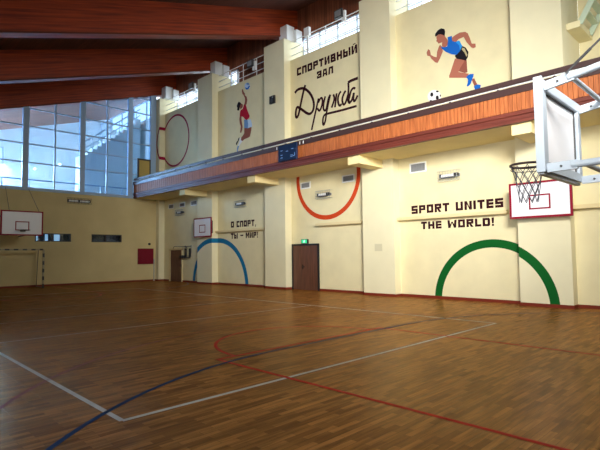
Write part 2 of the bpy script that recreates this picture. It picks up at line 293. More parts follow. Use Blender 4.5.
# ------------------------------------------------------------------ dimensions (metres)
S = 6.0; PW = 1.468; PD = .4              # bay spacing, pilaster width, recess depth
X0, X1 = -.4, 29.6                        # inner faces of the end walls
YL = -17.1                                # inner face of the left long wall
ZS = 5.24                                 # balcony soffit
ZSILL = 10.95; ZTOP = 11.95; YB = 1.45    # clerestory sill, pilaster top, back of the clerestory ledge
SL = .312                                 # roof slope, rising towards the right wall
def zb(y): return 12.33 + SL * (y - .4)   # underside of the roof beams
BD = 1.35                                 # beam depth
BAYS = [(S*i, S*(i+1) - PW) for i in range(5)]
PILS = [(S*i - PW, S*i) for i in range(5)] + [(S*5 - PW, X1)]

# ------------------------------------------------------------------ floor and its painted lines
fl = MB().box(X0 - .3, X1 + .3, YL - .3, YB, -.3, 0).build('floor', M['parquet'])
struct(fl, 'glossy brown strip parquet floor of the sports hall', 'floor')
LZ = .0015
def floor_quad(mb, x0, x1, y0, y1): mb.poly([(x0,y0,LZ),(x1,y0,LZ),(x1,y1,LZ),(x0,y1,LZ)])
def floor_arc(mb, cx, cy, r, a0, a1, w, n=64, z=LZ):
    p = []
    for i in range(n+1):
        t = a0 + (a1-a0)*i/n
        p.append(((cx+(r-w/2)*math.cos(t), cy+(r-w/2)*math.sin(t), z), (cx+(r+w/2)*math.cos(t), cy+(r+w/2)*math.sin(t), z)))
    for a, b in zip(p, p[1:]): mb.poly([a[0], a[1], b[1], b[0]])
w = .05
mb = MB()
VX0, VX1, VY0, VY1 = 5.55, 23.5, -12.96, -4.1
floor_quad(mb, VX0, VX1, VY0-.03, VY0+.03); floor_quad(mb, VX0, VX1, VY1-.03, VY1+.03)
for x in (VX0, VX1, 17.6, 14.6, 11.6):
    ww = .03 if x in (VX0, VX1) else .02
    floor_quad(mb, x-ww, x+ww, VY0, VY1)
mb.build('volleyball_lines', M['line_white'], fl)['label'] = 'white volleyball court lines'
LZ = .0025
mb = MB()
for sgn in (1, -1):
    fx = lambda x: x if sgn > 0 else (X0 + X1) - x
    xa, xb = sorted((fx(21.9), fx(28.9)))
    floor_quad(mb, xa, xb, -10.73, -10.67); floor_quad(mb, xa, xb, -6.43, -6.37)
    floor_quad(mb, fx(21.9)-.03, fx(21.9)+.03, -10.73, -6.37)
    floor_arc(mb, fx(21.9), -8.55, 1.8, math.pi/2 if sgn > 0 else -math.pi/2, 1.5*math.pi if sgn > 0 else math.pi/2, .06)
mb.build('basketball_key_lines', M['line_red'], fl)['label'] = 'red basketball key lines and free throw half circle'
LZ = .002
mb = MB()
for sgn in (1, -1):
    cx = 25.75 if sgn > 0 else X0 + X1 - 25.75
    a = math.pi if sgn > 0 else 0
    floor_arc(mb, cx, -8.45, 6.38, a - 1.35, a + 1.35, .05)
mb.build('three_point_arcs', M['line_faded'], fl)['label'] = 'red three point arcs'
LZ = .0035
mb = MB()
for sgn in (1, -1):
    cx = 28.15 if sgn > 0 else X0 + X1 - 28.15
    a = math.pi if sgn > 0 else 0
    r = 6.1
    x = cx - r if sgn > 0 else cx + r
    floor_quad(mb, x-.03, x+.03, -9.5, -5.6)
    if sgn > 0: floor_arc(mb, cx, -9.5, r, math.pi, 1.5*math.pi, .06, z=LZ); floor_arc(mb, cx, -5.6, r, .6*math.pi, math.pi, .06, z=LZ)
    else: floor_arc(mb, cx, -9.5, r, 1.5*math.pi, 2*math.pi, .06, z=LZ); floor_arc(mb, cx, -5.6, r, 0, .4*math.pi, .06, z=LZ)
mb.build('handball_lines', M['line_blue'], fl)['label'] = 'dark blue handball goal area lines'

# ------------------------------------------------------------------ right long wall: recessed bays, pilasters, cladding
mb = MB()
for i, (a, b) in enumerate(BAYS):
    if i < 4: mb.box(a, b, PD, YB + .25, 0, ZSILL)
    else:
        mb.box(a, b, PD, .7, 0, ZS + .3); mb.box(a, b, 1.75, 1.95, ZS + .3, 14.2)
        mb.box(a, b, .7, 1.95, ZS + .1, ZS + .3)
wr = mb.build('wall_right', M['plaster'])
struct(wr, 'cream plastered long wall on the right with recessed bays', 'wall')
names = ['against the glazed end wall', 'behind the small backboard', 'with the black loudspeaker', 'between the orange half ring and the English slogan', 'behind the near wall backboard', 'in the near right corner']
for i, (a, b) in enumerate(PILS):
    if i == 0: a = X0 - .3
    o = MB().box(a, b, 0, YB + .1 if i != 4 else 1.74, 0, ZTOP).build('pillar', M['pillar'])
    struct(o, 'pale cream wall pilaster ' + names[i], 'pillar')
# bearing blocks under the beams
for i, (a, b) in enumerate(PILS[:5]):
    xm = S*i - .60
    if i == 0: xm = S*i - .22
    mb = MB().box(xm, xm+.55, .25, .75, ZTOP, ZTOP+.78).box(xm-.08, xm+.75, .7, 1.1, ZTOP, ZTOP+.62)
    o = mb.build('trim_%d' % (i+1), M['white']); struct(o, 'white bearing block on top of the pilaster ' + names[i], 'trim')
mb = MB().box(X0-.9, X1, YB, YB+.12, 12.32, 14.4)
mb.box(6.68, 10.55, YB-.06, YB+.06, ZSILL, 12.34)
o = mb.build('trim_6', M['clad']); struct(o, 'red brown plank cladding above the clerestory windows', 'trim')
# baseboards
mb = MB()
for a, b in BAYS: mb.box(a, b, PD-.02, PD, 0, .1)
for i, (a, b) in enumerate(PILS):
    a = max(a, X0); mb.box(a-.02, min(b+.02, X1), -.02, 0, 0, .1)
    if b < X1-.1: mb.box(b, b+.02, 0, PD-.02, 0, .1)
    if a > X0+.1: mb.box(a-.02, a, 0, PD-.02, 0, .1)
o = mb.build('baseboard_right', M['base']); struct(o, 'red brown baseboard along the right wall', 'baseboard')
o = MB().box(X0, X0+.02, YL, -.02, 0, .1).build('baseboard_far', M['base']); struct(o, 'red brown baseboard along the far end wall', 'baseboard')

# ------------------------------------------------------------------ clerestory windows
def clerestory(n, a, b, label):
    f = MB()
    f.box(a, b, 1.30, 1.38, ZSILL, ZSILL+.06).box(a, b, 1.30, 1.38, 12.26, 12.34).box(a, b, 1.31, 1.37, 11.62, 11.66)
    k = max(1, round((b-a)/1.1))
    for j in range(k+1):
        x = a + (b-a)*j/k; x = min(max(x, a+.03), b-.03); f.box(x-.03, x+.03, 1.30, 1.38, ZSILL, 12.34)
    o = f.build('window_%d' % n, M['whiteframe']); struct(o, label, 'window')
    MB().box(a, b, 1.33, 1.345, ZSILL+.06, 12.26).build('pane', M['glass'], o)
    return o
clerestory(1, *BAYS[0], 'bright clerestory window above the red ring')
clerestory(2, BAYS[1][0], 6.68, 'short bright clerestory window beside dark planks above the volleyball mural')
clerestory(3, *BAYS[2], 'bright clerestory window above the Russian title lettering')
clerestory(4, *BAYS[3], 'bright clerestory window above the running footballer mural')
# guard rails on the ledge in front of the windows
for i, lab in enumerate(('above the red ring', 'before dark planks above the volleyball mural', 'above the Russian title lettering', 'above the running footballer mural')):
    a, b = BAYS[i]
    t = thing('guard_rail', 'thin white guard rail on the clerestory ledge ' + lab, 'railing', ((a+b)/2, .47, ZSILL), 'clerestory guard rails')
    for z in (11.2, 11.55, 11.9):
        MB().tube((a, .47, z), (b, .47, z), .022).build('rail', M['white'], t)
    for k in range(1, 4):
        x = a + (b-a)*k/4; MB().tube((x, .47, ZSILL), (x, .47, 11.92), .02).build('post', M['white'], t)
# floodlights
for x, z, lab in ((3.35, 11.95, 'above the red ring'), (9.1, 11.62, 'above the volleyball mural'), (15.2, 12.02, 'above the Russian title lettering')):
    t = thing('floodlight', 'small square floodlight on the clerestory rail ' + lab, 'floodlight', (x, .42, z), 'clerestory floodlights')
    MB().box(x-.22, x+.22, .22, .34, z-.16, z+.2).build('housing', M['dark'], t, bevel=.015)
    MB().box(x-.17, x+.17, .21, .222, z-.11, z+.15).build('lens', M['grey'], t)
    MB().box(x+.1, x+.3, .34, .446, z-.35, z+.12).build('bracket', M['white'], t)
x = 13.2
o = MB().box(x-.16, x+.16, .3, .445, 11.75, 12.15).box(x-.05, x+.05, .38, .445, ZSILL, 11.8).build('rail_bracket', M['white'])
tag(o, 'white box bracket on the ledge left of the title floodlight', 'bracket')

# ------------------------------------------------------------------ roof beams and deck
for i in range(6):
    xa, xb = S*i - .97, S*i - .53
    if i == 5: xa, xb = X1-.5, X1-.06
    if i == 0: xa, xb = X0 - .5, X0 - .03
    P = [(xa, YL, zb(YL)), (xa, YB, zb(YB)), (xa, YB, zb(YB)+BD), (xa, YL, zb(YL)+BD)]
    o = MB().prism(P, (xb-xa, 0, 0)).build('beam', M['beam'])
    struct(o, 'deep varnished red timber roof beam ' + ['over the glazed end wall', 'resting on the second pilaster', 'resting on the pilaster with the loudspeaker, orange in the light', 'resting on the pilaster beside the English slogan', 'above the near wall backboard', 'over the near end wall'][i], 'beam')
    e = .03
    for k, (x_, dx) in enumerate(((xa-e, e), (xb, e))):
        P = [(x_, YL, zb(YL)), (x_, YB, zb(YB)), (x_, YB, zb(YB)+.06), (x_, YL, zb(YL)+.06)]
        MB().prism(P, (dx, 0, 0)).build('edge_strip', M['beam_edge'], o)
P = [(X0-.6, YL-.3, zb(YL-.3)+BD), (X0-.6, YB+.7, zb(YB+.7)+BD), (X0-.6, YB+.7, zb(YB+.7)+BD+.2), (X0-.6, YL-.3, zb(YL-.3)+BD+.2)]
o = MB().prism(P, (X1-X0+.9, 0, 0)).build('ceiling', M['deck']); struct(o, 'dark red plank ceiling sloping up to the right wall', 'ceiling')

# ------------------------------------------------------------------ far end wall with glazed partition
def wall_x(xa, xb, y0, y1, z0, z1, holes):
    mb = MB(); ys = sorted({y0, y1, *[h[0] for h in holes], *[h[1] for h in holes]}); zs = sorted({z0, z1, *[h[2] for h in holes], *[h[3] for h in holes]})
    for ya, yb in zip(ys, ys[1:]):
        for za, zc in zip(zs, zs[1:]):
            ym, zm = (ya+yb)/2, (za+zc)/2
            if not any(h[0] < ym < h[1] and h[2] < zm < h[3] for h in holes): mb.box(xa, xb, ya, yb, za, zc)
    bmesh.ops.remove_doubles(mb.bm, verts=mb.bm.verts, dist=1e-4)
    # drop the faces doubled inside the wall
    seen = {}
    for f in list(mb.bm.faces):
        seen.setdefault(frozenset(v.index for v in f.verts), []).append(f)
    mb.bm.verts.index_update(); seen = {}
    for f in mb.bm.faces: seen.setdefault(tuple(sorted(v.index for v in f.verts)), []).append(f)
    dead = [f for fs in seen.values() if len(fs) > 1 for f in fs]
    if dead: bmesh.ops.delete(mb.bm, geom=dead, context='FACES_ONLY')
    return mb
WIN_F = [(-7.13, -5.26, 2.46, 2.92), (-4.1, -2.28, 2.46, 2.92)]
o = wall_x(X0-.3, X0, YL-.3, 0, 0, 5.35, WIN_F).build('wall_far', M['yellow'])
struct(o, 'cream far end wall below the glazed partition, coloured darker for dim light', 'wall')
for k, (ya, yb, za, zc) in enumerate(WIN_F):
    f = MB().box(X0-.2, X0+.02, ya, yb, za, za+.05).box(X0-.2, X0+.02, ya, yb, zc-.05, zc).box(X0-.2, X0+.02, ya, ya+.05, za+.05, zc-.05).box(X0-.2, X0+.02, yb-.05, yb, za+.05, zc-.05)
    f.box(X0-.15, X0, ya+(yb-ya)*.45, ya+(yb-ya)*.45+.05, za+.05, zc-.05)
    fo = f.build('window_%d' % (5+k), M['dark']); struct(fo, ['low ribbon window with blue daylight strips beside the far backboard', 'dark low ribbon window nearer the red panel on the far wall'][k], 'window')
    MB().box(X0-.1, X0-.09, ya+.05, yb-.05, za+.05, zc-.05).build('pane', M['glass'], fo)
# the dim corridor behind the ribbon windows, with daylit windows at its back
mb = MB(); mb.box(-2.3, -2.2, -9, -1, 1.2, 4.2).box(-2.3, X0-.3, -9, -1, 1.1, 1.2).box(-2.3, X0-.3, -9, -1, 4.2, 4.3).box(-2.3, X0-.3, -9.1, -9, 1.1, 4.3).box(-2.3, X0-.3, -1, -.9, 1.1, 4.3)
o = mb.build('wall_corridor', M['corridor']); struct(o, 'dark corridor seen through the ribbon windows', 'wall')
for ya, yb in ((-6.75, -6.5), (-6.1, -5.95), (-5.6, -5.3)):
    o = MB().box(-2.2, -2.18, ya, yb, 2.2, 3.4).build('window_%d' % (7 if ya == -6.75 else 8 if ya == -6.1 else 9), M['winglow'])
    struct(o, {-6.75: 'leftmost bluish', -6.1: 'narrowest bluish', -5.6: 'widest bluish'}[ya] + ' daylit window strip in the corridor behind the ribbon window', 'window')

# glazed partition
ZG = 5.35
def zg(y): return zb(y) + .02
mb = MB()
thick = [(-16.7, -16.42), (-13.75, -13.45), (-10.8, -10.5), (-7.845, -7.545), (-4.85, -4.56), (-1.917, -1.64), (-.42, -.05)]
for a, b in thick:
    mb.prism([(X0-.16, a, ZG), (X0-.16, b, ZG), (X0-.16, b, zg(b)), (X0-.16, a, zg(a))], (.2, 0, 0))
for a, b in zip(thick, thick[1:]):
    y = (a[1]+b[0])/2
    if b[1] - a[0] > 2: mb.prism([(X0-.1, y-.04, ZG), (X0-.1, y+.04, ZG), (X0-.1, y+.04, zg(y+.04)), (X0-.1, y-.04, zg(y-.04))], (.1, 0, 0))
for z in (6.78, 7.80, 8.78, 9.77, 10.8, 11.8):
    # a transom runs only where the glazing is still that tall
    ymin = (z - 12.33)/SL + .4
    ya = max(YL, ymin)
    if ya < -.5: mb.box(X0-.09, X0-.01, ya, -.05, z-.035, z+.035)
mb.box(X0-.16, X0+.06, YL, -.02, ZG-.12, ZG+.05)
pw = mb.build('window_10', M['mullion']); struct(pw, 'tall blue glazed partition with grey mullions above the far end wall', 'window')
MB().prism([(X0-.06, YL, ZG), (X0-.06, -.05, ZG), (X0-.06, -.05, zg(-.05)), (X0-.06, YL, zg(YL))], (.012, 0, 0)).build('pane', M['blueglass'], pw)
do = MB().box(X0-.02, X0+.06, -1.3, -1.2, ZG+.05, 7.82).box(X0-.02, X0+.06, -.5, -.42, ZG+.05, 7.82).box(X0-.02, X0+.06, -1.3, -.42, 7.74, 7.84).build('door_3', M['dark'])
struct(do, 'ochre door with dark frame from the glazed lobby to the balcony', 'door')
MB().box(X0-.01, X0+.04, -1.2, -.5, ZG+.05, 7.74).build('leaf', M['yellow_door'], do); lf = do.children[0]
MB().box(X0+.04, X0+.09, -.66, -.6, 6.4, 6.55).build('handle', M['dark'], lf)

# ------------------------------------------------------------------ lobby behind the glazing
mb = MB().box(-11.2, X0-.3, YL-.3, 1.6, ZG-.3, ZG-.06)
o = mb.build('floor_lobby', M['lobby']); struct(o, 'pale lobby floor behind the glazed partition', 'floor')
o = wall_x(-11.2, -11, YL-.3, 1.6, ZG-.06, 14.6, [(-14.5, -6.35, 6.0, 9.6)]).build('wall_lobby_back', M['lobby']); struct(o, 'pale lobby back wall behind the glazed partition', 'wall')
mb = MB().box(-11, X0-.3, .5, .7, ZG-.06, 11.2)
for xx in (-4.6, -8.6): mb.box(xx, xx+.9, .1, .5, ZG-.06, 11.4)
o = mb.build('wall_lobby_right', M['lobby']); struct(o, 'pale lobby side wall with pilasters behind the glass', 'wall')
o = MB().box(-11.2, -2.6, YL-.3, YL-.1, ZG-.06, 9.2).box(-2.6, X0-.3, YL-.3, YL-.1, ZG-.06, 6.9).box(-2.6, X0-.3, YL-.3, YL-.1, 9.0, 9.2).build('wall_lobby_left', M['lobby']); struct(o, 'pale lobby left wall', 'wall')
f = MB()
for y in (-14.47, -12.4, -10.4, -8.4, -6.42): f.box(-11.16, -11.04, y-.05, y+.05, 6.0, 9.6)
for z in (6.05, 7.8, 9.55): f.box(-11.16, -11.04, -14.5, -6.35, z-.05, z+.05)
o = f.build('window_11', M['whiteframe']); struct(o, 'overexposed white lobby window at the far left', 'window')
MB().box(-11.12, -11.1, -14.5, -6.35, 6.0, 9.6).build('pane', M['glass'], o)
f = MB().box(-2.6, -2.54, YL-.25, YL-.15, 6.9, 9.0).box(X0-.36, X0-.3, YL-.25, YL-.15, 6.9, 9.0).box(-2.6, X0-.3, YL-.25, YL-.15, 6.9, 6.96).box(-2.6, X0-.3, YL-.25, YL-.15, 8.94, 9.0).box(-1.65, -1.6, YL-.25, YL-.15, 6.9, 9.0)
o = f.build('window_13', M['whiteframe']); struct(o, 'tall unseen lobby side window added for the stair lamp beside the glazed partition', 'window')  # opening added in the unseen wall to carry the stair lamp
MB().box(-2.6, X0-.3, YL-.21, YL-.2, 6.9, 9.0).build('pane', M['glass'], o)
f = MB()
for x in (-10.9, -9, -7, -5, -3, -1): f.box(x-.04, x+.04, .55, .65, 11.2, 12.6)
f.box(-11, X0-.3, .55, .65, 11.2, 11.26).box(-11, X0-.3, .55, .65, 12.55, 12.62)
o = f.build('window_12', M['whiteframe']); struct(o, 'bright clerestory window of the lobby behind the glass', 'window')
MB().box(-11, X0-.3, .59, .6, 11.26, 12.55).build('pane', M['glass'], o)
P = [(-11.2, YL-.3, zb(YL)+BD-.6), (-11.2, 1.6, zb(1.6)+.5), (-11.2, 1.6, zb(1.6)+.7), (-11.2, YL-.3, zb(YL)+BD-.4)]
o = MB().prism(P, (10.5, 0, 0)).build('ceiling_lobby', M['clad']); struct(o, 'reddish plank lobby ceiling seen through the glass', 'ceiling')
# lobby stair: a flight climbing to the right with a white balustrade
t = thing('lobby_staircase', 'white lobby staircase with railing climbing to the right behind the glass', 'staircase', (-3.6, -3, ZG))
n = 13; y0s, y1s, z0s, z1s = -3.75, .1, 7.9, 10.9
prof = [(-2.9, y0s, ZG-.05), (-2.9, y0s, z0s)]
for k in range(n):
    ya = y0s + (y1s-y0s)*k/n; yb2 = y0s + (y1s-y0s)*(k+1)/n; z_ = z0s + (z1s-z0s)*(k+1)/n
    prof += [(-2.9, ya, z_), (-2.9, yb2, z_)]
prof += [(-2.9, y1s, ZG-.05)]
MB().prism(prof, (-1.3, 0, 0)).build('flight', M['lobby'], t)
for k in range(0, n+1, 2):
    y = y0s + (y1s-y0s)*k/n; z_ = z0s + (z1s-z0s)*k/n
    MB().tube((-2.95, y, z_), (-2.95, y, z_+1.0), .03).build('baluster', M['white'], t)
MB().tube((-2.95, y0s, z0s+1.0), (-2.95, y1s, z1s+1.0), .04).build('handrail', M['white'], t)
MB().tube((-2.95, y0s, z0s+.55), (-2.95, y1s, z1s+.55), .03).build('mid_rail', M['white'], t)
# railing just inside the glazing
t = thing('lobby_railing', 'low blue grey railing along the foot of the glazed partition', 'railing', (-.9, -8, ZG-.06))
MB().box(-.93, -.87, YL, -1.4, 5.87, 5.93).build('handrail', M['mullion'], t)
y = -16.6
while y < -1.5:
    MB().box(-.92, -.88, y-.03, y+.03, ZG-.06, 5.87).build('post', M['whiteframe'], t); y += 1.32
for (yy, zz, xx, lab) in ((-4.35, 8.2, -10.8, 'left'), (-2.6, 8.75, -10.8, 'right')):
    t = thing('lobby_wall_lamp', 'tiny lit lobby wall lamp behind the glass, the %s of two' % lab, 'lamp', (xx, yy, zz), 'lobby wall lamps')
    mb = MB(); bmesh.ops.create_uvsphere(mb.bm, u_segments=12, v_segments=8, radius=.09, matrix=Matrix.Translation((xx, yy, zz)))
    mb.build('globe', M['lobby_lamp'], t); MB().box(-11, xx-.05, yy-.05, yy+.05, zz-.05, zz+.05).build('mount', M['white'], t)

# ------------------------------------------------------------------ left and near walls (behind the camera) with their windows
def wall_y(ya, yb, x0, x1, z0, z1, holes):
    mb = wall_x(0, 1, x0, x1, z0, z1, holes)
    for v in mb.bm.verts:
        c = v.co.copy(); v.co = (c.y, ya if c.x < .5 else yb, c.z)
    return mb
o = wall_y(YL-.3, YL, X0-.3, X1+.3, 0, 9, WIN_L).build('wall_left', M['plaster']); struct(o, 'cream left long wall with daylight windows', 'wall')
o = wall_x(X1, X1+.3, YL-.3, YB, 0, 14.6, WIN_N).build('wall_near', M['plaster']); struct(o, 'cream near end wall with daylight windows', 'wall')
for k, (a, b, za, zc) in enumerate(WIN_L):
    f = MB()
    for j in range(4): x = a + (b-a)*j/3; f.box(x-.04, x+.04, YL-.2, YL-.1, za, zc)
    f.box(a, b, YL-.2, YL-.1, za, za+.07).box(a, b, YL-.2, YL-.1, zc-.07, zc)
    o = f.build('window_%d' % (20+k), M['whiteframe']); struct(o, 'daylight window in the left long wall, ' + ('second from the near corner', 'nearest the near corner')[k], 'window')
    MB().box(a, b, YL-.16, YL-.15, za, zc).build('pane', M['glass'], o)
for k, (a, b, za, zc) in enumerate(WIN_N):
    f = MB()
    for j in range(4): y = a + (b-a)*j/3; f.box(X1+.1, X1+.2, y-.04, y+.04, za, zc)
    f.box(X1+.1, X1+.2, a, b, za, za+.07).box(X1+.1, X1+.2, a, b, zc-.07, zc)
    o = f.build('window_%d' % (30+k), M['whiteframe']); struct(o, 'high daylight window in the near end wall, ' + ('on the balcony side', 'on the far side from the balcony')[k], 'window')
    MB().box(X1+.15, X1+.16, a, b, za, zc).build('pane', M['glass'], o)
# ------------------------------------------------------------------ balcony
FY = -1.54
bal = thing('balcony', 'long wood-fronted spectator balcony running along the right wall', 'balcony', (14.6, -.7, ZS), None)
mb = MB().box(X0, X1, FY+.1, -.001, ZS, ZS+.3)
for a, b in BAYS: mb.box(a+.001, b-.001, -.001, PD-.001, ZS, ZS+.3)
mb.build('floor_slab', M['soffit'], bal)
mb = MB()
prof = [(FY-.05, ZS+.0), (FY-.05, ZS+.08), (FY-.02, ZS+.1), (FY-.02, ZS+.2), (FY-.05, ZS+.22), (FY-.05, ZS+.32), (FY+.1, ZS+.34), (FY+.1, ZS)]
mb.prism([(X0+.01, y, z) for y, z in prof], (X1-X0-.02, 0, 0)); mb.build('lower_moulding', M['mould'], bal)
mb = MB(); x = X0 + .02; k = 0
while x < X1 - .02:
    xb = min(x + .118, X1-.01); dy = .006*(k % 2)
    mb.box(x, xb - .012, FY - .01 - dy, FY+.03, ZS+.34, ZS+.85); x += .118; k += 1
mb.box(X0+.01, X1-.01, FY+.03, FY+.1, ZS+.3, ZS+.85)
mb.build('slat_panel', M['slat'], bal)
MB().box(X0+.01, X1-.01, FY-.05, FY+.14, ZS+.83, ZS+1.03).build('top_cap', M['cap'], bal)
MB().tube((X0+.02, FY-.02, ZS+1.075), (X1-.02, FY-.02, ZS+1.075), .014).build('white_pipe', M['white'], bal)
MB().box(X0+.02, X1-.02, FY+.0, FY+.07, ZS+1.12, ZS+1.26).build('handrail', M['cap'], bal)
x = X0 + .6
while x < X1:
    MB().box(x-.02, x+.02, FY-.03, FY+.05, ZS+1.03, ZS+1.17).build('rail_bracket', M['cap'], bal); x += 1.5
for i in range(1, 5):
    xc = S*i - .73; a, b = xc-.27, xc+.27
    MB().box(a, b, FY+.1, 0, ZS-.31, ZS).build('concrete_bracket', M['soffit'], bal)

# scoreboard on the balcony front
t = thing('scoreboard', 'dark blue electronic scoreboard hung on the wooden balcony front', 'scoreboard', (13.84, FY-.09, ZS+.28))
MB().box(13.40, 14.50, FY-.14, FY-.052, ZS+.29, ZS+.98).build('screen', M['screen'], t, bevel=.01)
def seg_digit(cx, cz, w, h, which):
    global led
    s_ = .022; y0, y1 = FY-.146, FY-.139
    if 'a' in which: led.box(cx-w/2, cx+w/2, y0, y1, cz+h/2-s_, cz+h/2)
    if 'g' in which: led.box(cx-w/2, cx+w/2, y0, y1, cz-s_/2, cz+s_/2)
    if 'd' in which: led.box(cx-w/2, cx+w/2, y0, y1, cz-h/2, cz-h/2+s_)
    if 'b' in which: led.box(cx+w/2-s_, cx+w/2, y0, y1, cz, cz+h/2)
    if 'c' in which: led.box(cx+w/2-s_, cx+w/2, y0, y1, cz-h/2, cz)
for cx, cz, k in ((13.61, 5.98, 'g'), (13.61, 5.74, 'ad'), (13.94, 5.92, 'g'), (14.26, 5.98, 'g'), (14.21, 5.72, 'gd'), (14.35, 5.74, 'bcd')):
    led = MB(); seg_digit(cx, cz, .12, .14, k); led.build('digit', M['led'], t)
for x in (13.22, 14.62, 14.82):
    MB().box(x-.015, x+.015, FY-.07, FY-.05, ZS+.86, ZS+.98).build('hook', M['white'], t)

# ------------------------------------------------------------------ lower bay fittings
def vent(x0, x1, z0, z1, label, group):
    t = thing('wall_vent', label, 'vent', ((x0+x1)/2, PD, z0), group)
    f = .05; y = PD
    MB().box(x0, x1, y-.03, y, z0, z0+f).box(x0, x1, y-.03, y, z1-f, z1).box(x0, x0+f, y-.03, y, z0+f, z1-f).box(x1-f, x1, y-.03, y, z0+f, z1-f).build('frame', M['white'], t)
    mb = MB().box(x0+f, x1-f, y-.006, y, z0+f, z1-f)
    n = 9
    for k in range(n):
        x = x0+f+(x1-x0-2*f)*(k+.5)/n; mb.box(x-.012, x+.012, y-.024, y-.006, z0+f, z1-f)
    mb.build('grille', M['louver'], t)
vent(.55, 1.2, 4.6, 4.9, 'grey louvred vent left of three above the dark door', 'three vents in the far bay')
vent(1.92, 2.53, 4.6, 4.9, 'grey louvred vent in the middle of three above the dark door', 'three vents in the far bay')
vent(3.2, 3.86, 4.6, 4.9, 'grey louvred vent right of three beside the small backboard', 'three vents in the far bay')
vent(12.65, 13.28, 4.63, 4.94, 'grey louvred vent at the left inside the orange half ring', 'vents in the orange ring')
vent(15.17, 15.84, 4.64, 4.96, 'grey louvred vent at the right inside the orange half ring', 'vents in the orange ring')
vent(18.5, 19.2, 4.62, 5.0, 'white framed vent high above the English slogan', None)

def cage_lamp(x, z, label, y=PD, wid=.72):
    t = thing('wall_lamp', label, 'lamp', (x, y, z-.18), 'caged wall lamps')
    MB().box(x-wid/2, x+wid/2, y-.05, y, z-.05, z+.05).build('base', M['grey'], t)
    h = wid/2
    MB().tube((x-h+.06, y-.11, z), (x+h-.16, y-.11, z), .055, 12).build('tube', M['lamp_tube'], t)
    MB().box(x+h-.18, x+h-.02, y-.17, y-.05, z-.06, z+.06).build('end_cap', M['black'], t)
    MB().box(x-h, x-h+.07, y-.17, y-.05, z-.06, z+.06).build('end_cap', M['black'], t)
    MB().box(x-h+.07, x+h-.18, y-.15, y-.05, z-.085, z-.055).build('reflector', M['dark'], t)
    g = MB()
    for zz in (-.17, -.06, .06, .17): g.tube((x-h-.06, y-.2, z+zz), (x+h+.06, y-.2, z+zz), .005, 5)
    for k in range(9):
        xx = x-h-.06 + (2*h+.12)*k/8
        g.tube((xx, y-.2, z-.17), (xx, y-.2, z+.17), .005, 5)
        for zz in (-.17, .17): g.tube((xx, y-.2, z+zz), (xx, y, z+zz), .005, 5)
    g.build('wire_guard', M['grey'], t)
cage_lamp(20.15, 4.34, 'wire caged wall lamp above the English slogan')
cage_lamp(14.18, 4.24, 'wire caged wall lamp inside the orange half ring')
cage_lamp(8.2, 4.32, 'wire caged wall lamp above the Russian slogan')
cage_lamp(2.1, 4.28, 'wire caged wall lamp below the three vents in the far bay')
# long lamp on the far wall
t = thing('wall_lamp', 'long dark caged lamp high on the far wall', 'lamp', (X0, -4.9, 4.6), 'caged wall lamps')
MB().box(X0, X0+.06, -5.5, -4.26, 4.74, 4.9).build('base', M['louver'], t)
for y in (-5.2, -4.58): MB().tube((X0+.1, y-.28, 4.82), (X0+.1, y+.28, 4.82), .045, 10).build('tube', M['lamp_tube'], t)
for a, b in ((-4.93, -4.85), (-5.52, -5.46), (-4.3, -4.24)): MB().box(X0+.06, X0+.16, a, b, 4.75, 4.9).build('end_cap', M['black'], t)
g = MB()
for z in (4.66, 4.74, 4.9, 4.98): g.tube((X0+.2, -5.55, z), (X0+.2, -4.2, z), .008, 5)
for k in range(8):
    y = -5.55+1.35*k/7; g.tube((X0+.2, y, 4.66), (X0+.2, y, 4.98), .006, 5).tube((X0+.2, y, 4.98), (X0, y, 4.98), .006, 5)
g.build('wire_guard', M['dark'], t)

# ledges
for a, b, lab in ((6.0, 10.27, 'running through the Russian slogan'), (13.72, 16.3, 'right of the dark door under the orange half ring'), (17.95, 22.12, 'running through the English slogan'), (24.0, 28.5, 'right of the near wall backboard')):
    o = MB().box(a+.005, b, PD-.2, PD, 2.86, 2.98).build('wall_ledge', M['ledge'], bevel=.01)
    tag(o, 'narrow cream wall ledge ' + lab, 'ledge', 'narrow wall ledges')

# doors
fo = MB().box(12.05, 12.13, PD-.05, PD+.01, 0, 2.1).box(13.69, 13.78, PD-.05, PD+.01, 0, 2.1).box(12.05, 13.78, PD-.05, PD+.01, 2.02, 2.1).build('door_1', M['black'])
struct(fo, 'dark brown door in a black frame under the exit sign', 'door')
lf = MB().box(12.13, 13.69, PD-.03, PD, .01, 2.02).build('leaf', M['door'], fo)
MB().box(12.74, 12.78, PD-.06, PD-.03, .95, 1.15).box(12.74, 12.9, PD-.08, PD-.06, 1.03, 1.07).build('handle', M['black'], lf)
fo = MB().box(.72, .88, PD-.05, PD+.01, 0, 2.05).box(.72, 2.3, PD-.05, PD+.01, 1.95, 2.05).box(2.2, 2.3, PD-.05, PD+.01, 0, 2.05).build('door_2', M['ledge'])
struct(fo, 'brown door with cream frame in the far bay beside the pull-up station', 'door')
lf = MB().box(.88, 2.2, PD-.03, PD, .01, 1.95).build('leaf', M['door'], fo)
MB().box(2.02, 2.07, PD-.06, PD-.03, .92, 1.08).build('handle', M['black'], lf)
# exit sign
t = thing('exit_sign', 'small lit green exit sign above the dark brown door', 'sign', (12.92, PD, 2.11))
MB().box(12.72, 13.12, PD-.09, PD, 2.11, 2.31).build('housing', M['black'], t)
MB().box(12.75, 13.09, PD-.096, PD-.09, 2.13, 2.29).build('panel', M['exit'], t)
MB().box(12.87, 12.91, PD-.1, PD-.096, 2.15, 2.22).box(12.89, 12.97, PD-.1, PD-.096, 2.22, 2.25).box(12.93, 12.97, PD-.1, PD-.096, 2.15, 2.22).box(12.91, 12.95, PD-.1, PD-.096, 2.255, 2.28).build('pictogram', M['exit_white'], t)
